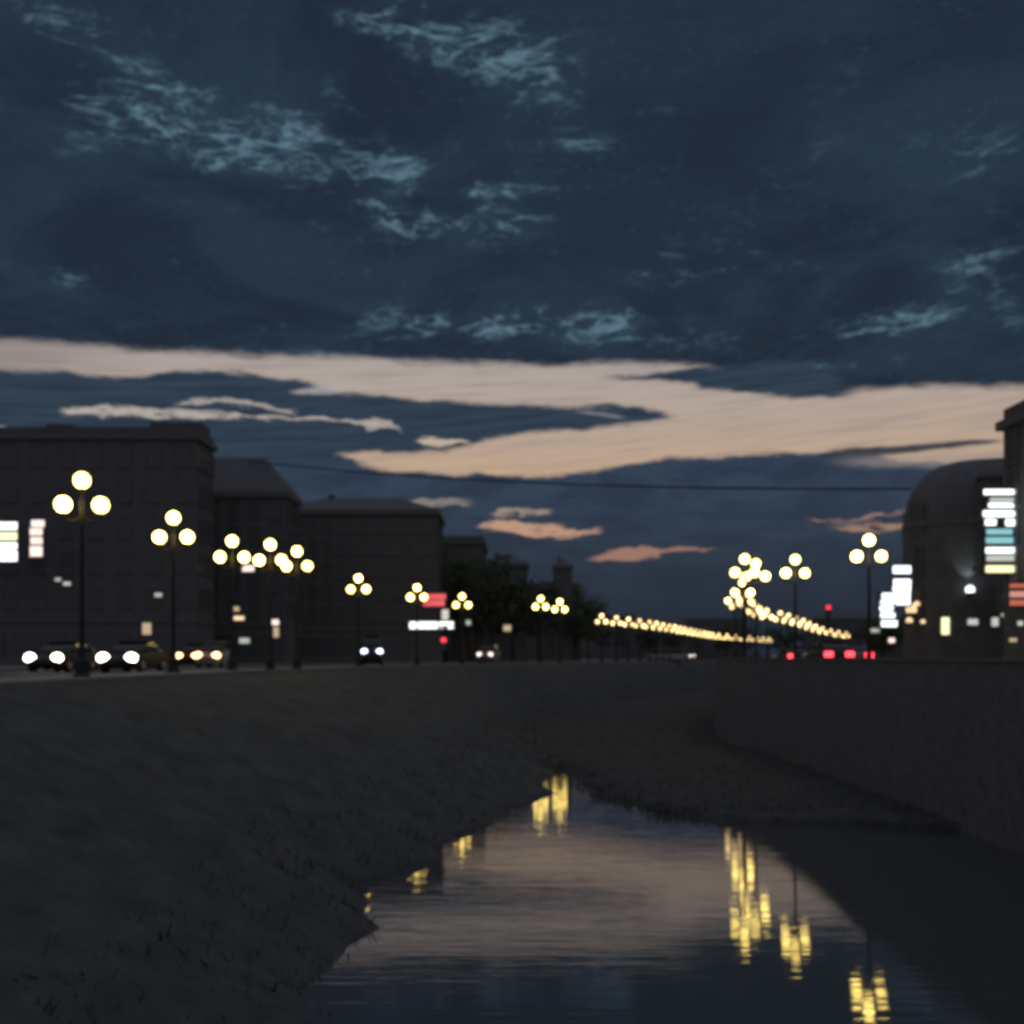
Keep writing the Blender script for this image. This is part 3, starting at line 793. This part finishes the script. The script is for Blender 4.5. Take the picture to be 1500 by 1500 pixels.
# upper deck
ue = CURVE([(-300, 470), (0, 498), (100, 503), (200, 512), (300, 517), (400, 521), (500, 523), (600, 528), (700, 531), (800, 534), (900, 533), (1000, 534), (1060, 545), (1150, 570), (1220, 580), (1260, 571), (1320, 567), (1420, 566), (1500, 567), (1800, 570)])
um = above(ue, 8)
lm = MA('SUBTRACT', 1., above(CURVE([(-300, 640), (0, 650), (300, 655), (440, 660), (500, 666), (530, 679), (560, 688), (620, 693), (750, 698), (830, 694), (880, 687), (930, 678), (1000, 670), (1080, 667), (1150, 664), (1250, 661), (1330, 676), (1420, 677), (1500, 674), (1800, 660)]), 4, v))
grit = NOISE(VEC(az, MA('MULTIPLY', v0, 1.6)), 95, 4, .7)
deck = MIX(SM(grit, .35, .68, 0, .5), deck, lin((31, 43, 58)))
deck = MIX(MA('MULTIPLY', SM(grit, .50, .72, 0, .35), SM(w2, .4, .65)), deck, lin((66, 92, 108)))
col = MIX(um, col, deck); col = MIX(lm, col, low)
dark2 = MIX(SM(fine, .35, .7), lin((41, 54, 69)), lin((52, 67, 83)))
def put(m, c): 
    global col
    col = MIX(m, col, c)
# left mass and the long tongue over the middle
put(lens([(-300, 530), (0, 541), (110, 545), (160, 552), (250, 546), (330, 546), (400, 551), (445, 561), (480, 573), (540, 578), (600, 583), (680, 590), (750, 594), (830, 594), (900, 593), (950, 599), (988, 608)],
         [(-300, 720), (440, 720), (485, 668), (520, 663), (600, 661), (660, 657), (700, 650), (740, 638), (850, 630), (930, 621), (988, 608)], 5, v, x1=986, xs=12), dark2)
# right tongue under the upper deck
put(lens([(880, 552), (950, 547), (1000, 543), (1060, 538), (1150, 530), (1250, 560)], [(880, 553), (950, 557), (1000, 562), (1100, 577), (1170, 584), (1250, 582)], 5, v, x0=885, x1=1240), dark2)
# thin dark streak at right over the roofs
put(lens([(1180, 660), (1280, 655), (1360, 650), (1420, 644), (1470, 643)], [(1180, 672), (1280, 668), (1360, 660), (1420, 652), (1470, 646)], 2.5, vs_, x0=1230, x1=1465, xs=15), lin((62, 64, 72)))
put(MA('MULTIPLY', lens([(1200, 672), (1300, 668), (1450, 662)], [(1200, 680), (1300, 684), (1450, 680)], 5, vs_, x0=1240, xs=40), .55), lin((150, 140, 138)))
# bright slits in the left mass
slit = lin((176, 168, 160))
put(MA('MULTIPLY', lens([(80, 599), (120, 595), (200, 597), (280, 602), (340, 606), (400, 610), (450, 610), (520, 616), (560, 620)], [(80, 606), (120, 608), (190, 611), (280, 610), (340, 612), (400, 614), (450, 615), (520, 621), (560, 626)], 2.2, vr, x0=92, x1=560, xs=10), SM(n2, .30, .55, .45, 1.)), slit)
put(MA('MULTIPLY', lens([(250, 592), (290, 586), (330, 583), (370, 590), (440, 601)], [(250, 594), (290, 592), (330, 590), (370, 597), (440, 606)], 2, vr, x0=258, x1=430, xs=12), .8), slit)
put(MA('MULTIPLY', lens([(525, 615), (545, 614), (570, 618), (600, 640)], [(525, 620), (545, 632), (570, 626), (600, 641)], 2, vr, x0=530, x1=585, xs=8), .8), slit)
put(lens([(605, 647), (640, 640), (690, 646)], [(605, 648), (640, 653), (690, 649)], 2, vr, x0=610, x1=688, xs=6), lin((190, 172, 156)))
put(MA('MULTIPLY', lens([(420, 572), (460, 568), (510, 568)], [(420, 576), (460, 578), (510, 576)], 2, vs_, x0=428, x1=505, xs=10), .7), lin((170, 166, 166)))
put(MA('MULTIPLY', lens([(-40, 624), (0, 625), (20, 629)], [(-40, 632), (0, 631), (20, 631)], 2, vs_, x1=15, xs=8), .9), lin((190, 190, 190)))
put(MA('MULTIPLY', lens([(840, 598), (870, 602), (920, 610)], [(840, 602), (870, 607), (920, 614)], 2, vs_, x0=850, x1=912, xs=12), .5), lin((150, 150, 160)))
# streaks below the lower deck
put(MA('MULTIPLY', lens([(595, 734), (640, 730), (695, 734)], [(595, 738), (640, 741), (695, 739)], 2.5, vr, x0=600, x1=688, xs=10), .7), lin((150, 140, 132)))
put(MA('MULTIPLY', lens([(712, 751), (760, 745), (812, 748)], [(712, 754), (760, 753), (812, 751)], 2, vr, x0=722, x1=806, xs=10), .75), lin((172, 152, 138)))
put(MA('MULTIPLY', lens([(695, 769), (740, 761), (775, 765), (820, 772), (888, 776)], [(695, 773), (740, 779), (790, 786), (840, 786), (888, 779)], 2.5, vr, x0=702, x1=878, xs=10), SM(n2, .3, .55, .5, 1.)), lin((190, 150, 126)))
put(MA('MULTIPLY', lens([(850, 822), (890, 810), (930, 801), (970, 803), (1000, 801), (1060, 805)], [(850, 824), (900, 819), (935, 820), (960, 815), (990, 808), (1060, 806)], 2.5, vr, x0=865, x1=1045, xs=14), .85), lin((165, 124, 110)))
put(MA('MULTIPLY', lens([(1170, 763), (1220, 762), (1270, 755), (1340, 743)], [(1170, 765), (1220, 766), (1270, 761), (1340, 750)], 2, vr, x0=1188, xs=12), MA('MULTIPLY', SM(fine, .3, .55), .7)), lin((176, 138, 120)))
put(MA('MULTIPLY', lens([(1200, 772), (1260, 767), (1340, 766)], [(1200, 774), (1260, 777), (1340, 777)], 3, vr, x0=1222, xs=16), MA('MULTIPLY', SM(n2, .3, .55), .75)), lin((176, 138, 112)))
# brighter ambient added overhead and behind the view to lift the dark tones
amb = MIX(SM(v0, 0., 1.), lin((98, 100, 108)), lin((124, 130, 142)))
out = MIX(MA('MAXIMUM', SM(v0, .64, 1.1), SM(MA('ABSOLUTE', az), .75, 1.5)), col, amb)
sky = N('ShaderNodeTexSky'); sky.sky_type = 'NISHITA'; sky.sun_disc = False
sky.sun_elevation = radians(-4); sky.sun_rotation = radians(8); sky.air_density = 1.2; sky.dust_density = 2
bgs = N('ShaderNodeBackground'); K(sky.outputs[0], bgs.inputs[0]); bgs.inputs[1].default_value = .02
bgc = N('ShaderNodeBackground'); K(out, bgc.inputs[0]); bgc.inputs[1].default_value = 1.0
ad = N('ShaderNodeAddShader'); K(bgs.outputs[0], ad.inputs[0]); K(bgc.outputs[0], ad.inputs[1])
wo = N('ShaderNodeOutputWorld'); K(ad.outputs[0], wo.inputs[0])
W.cycles.sampling_method = 'MANUAL'; W.cycles.sample_map_resolution = 512

# the last of the sun, below the cloud on the horizon
sl = bpy.data.lights.new('sun', 'SUN'); sl.energy = .02; sl.angle = radians(10); sl.color = (1, .75, .55)
so = bpy.data.objects.new('sun', sl); COL.objects.link(so); so.rotation_euler = (radians(-88), 0, radians(-8))

# ------------------------------------------------------------------ camera
cd = bpy.data.cameras.new('camera'); cam = bpy.data.objects.new('camera', cd); COL.objects.link(cam)
cam.location = (0, 0, EYE); cam.rotation_euler = (radians(90), 0, 0)
cd.sensor_width = 36; cd.lens = 36*FPX/1500; cd.shift_y = (HZ-750)/1500
cd.clip_start = .1; cd.clip_end = 6000
cd.dof.use_dof = True; cd.dof.focus_distance = 6; cd.dof.aperture_fstop = 1.5
S.camera = cam
S.view_settings.view_transform = 'Standard'; S.view_settings.look = 'None'
S.view_settings.exposure = 0; S.view_settings.gamma = 1
S.render.engine = 'CYCLES'
S.cycles.use_denoising = True
S.cycles.max_bounces = 5; S.cycles.diffuse_bounces = 2; S.cycles.glossy_bounces = 3
S.cycles.sample_clamp_indirect = 6
S.cycles.filter_width = 2.6
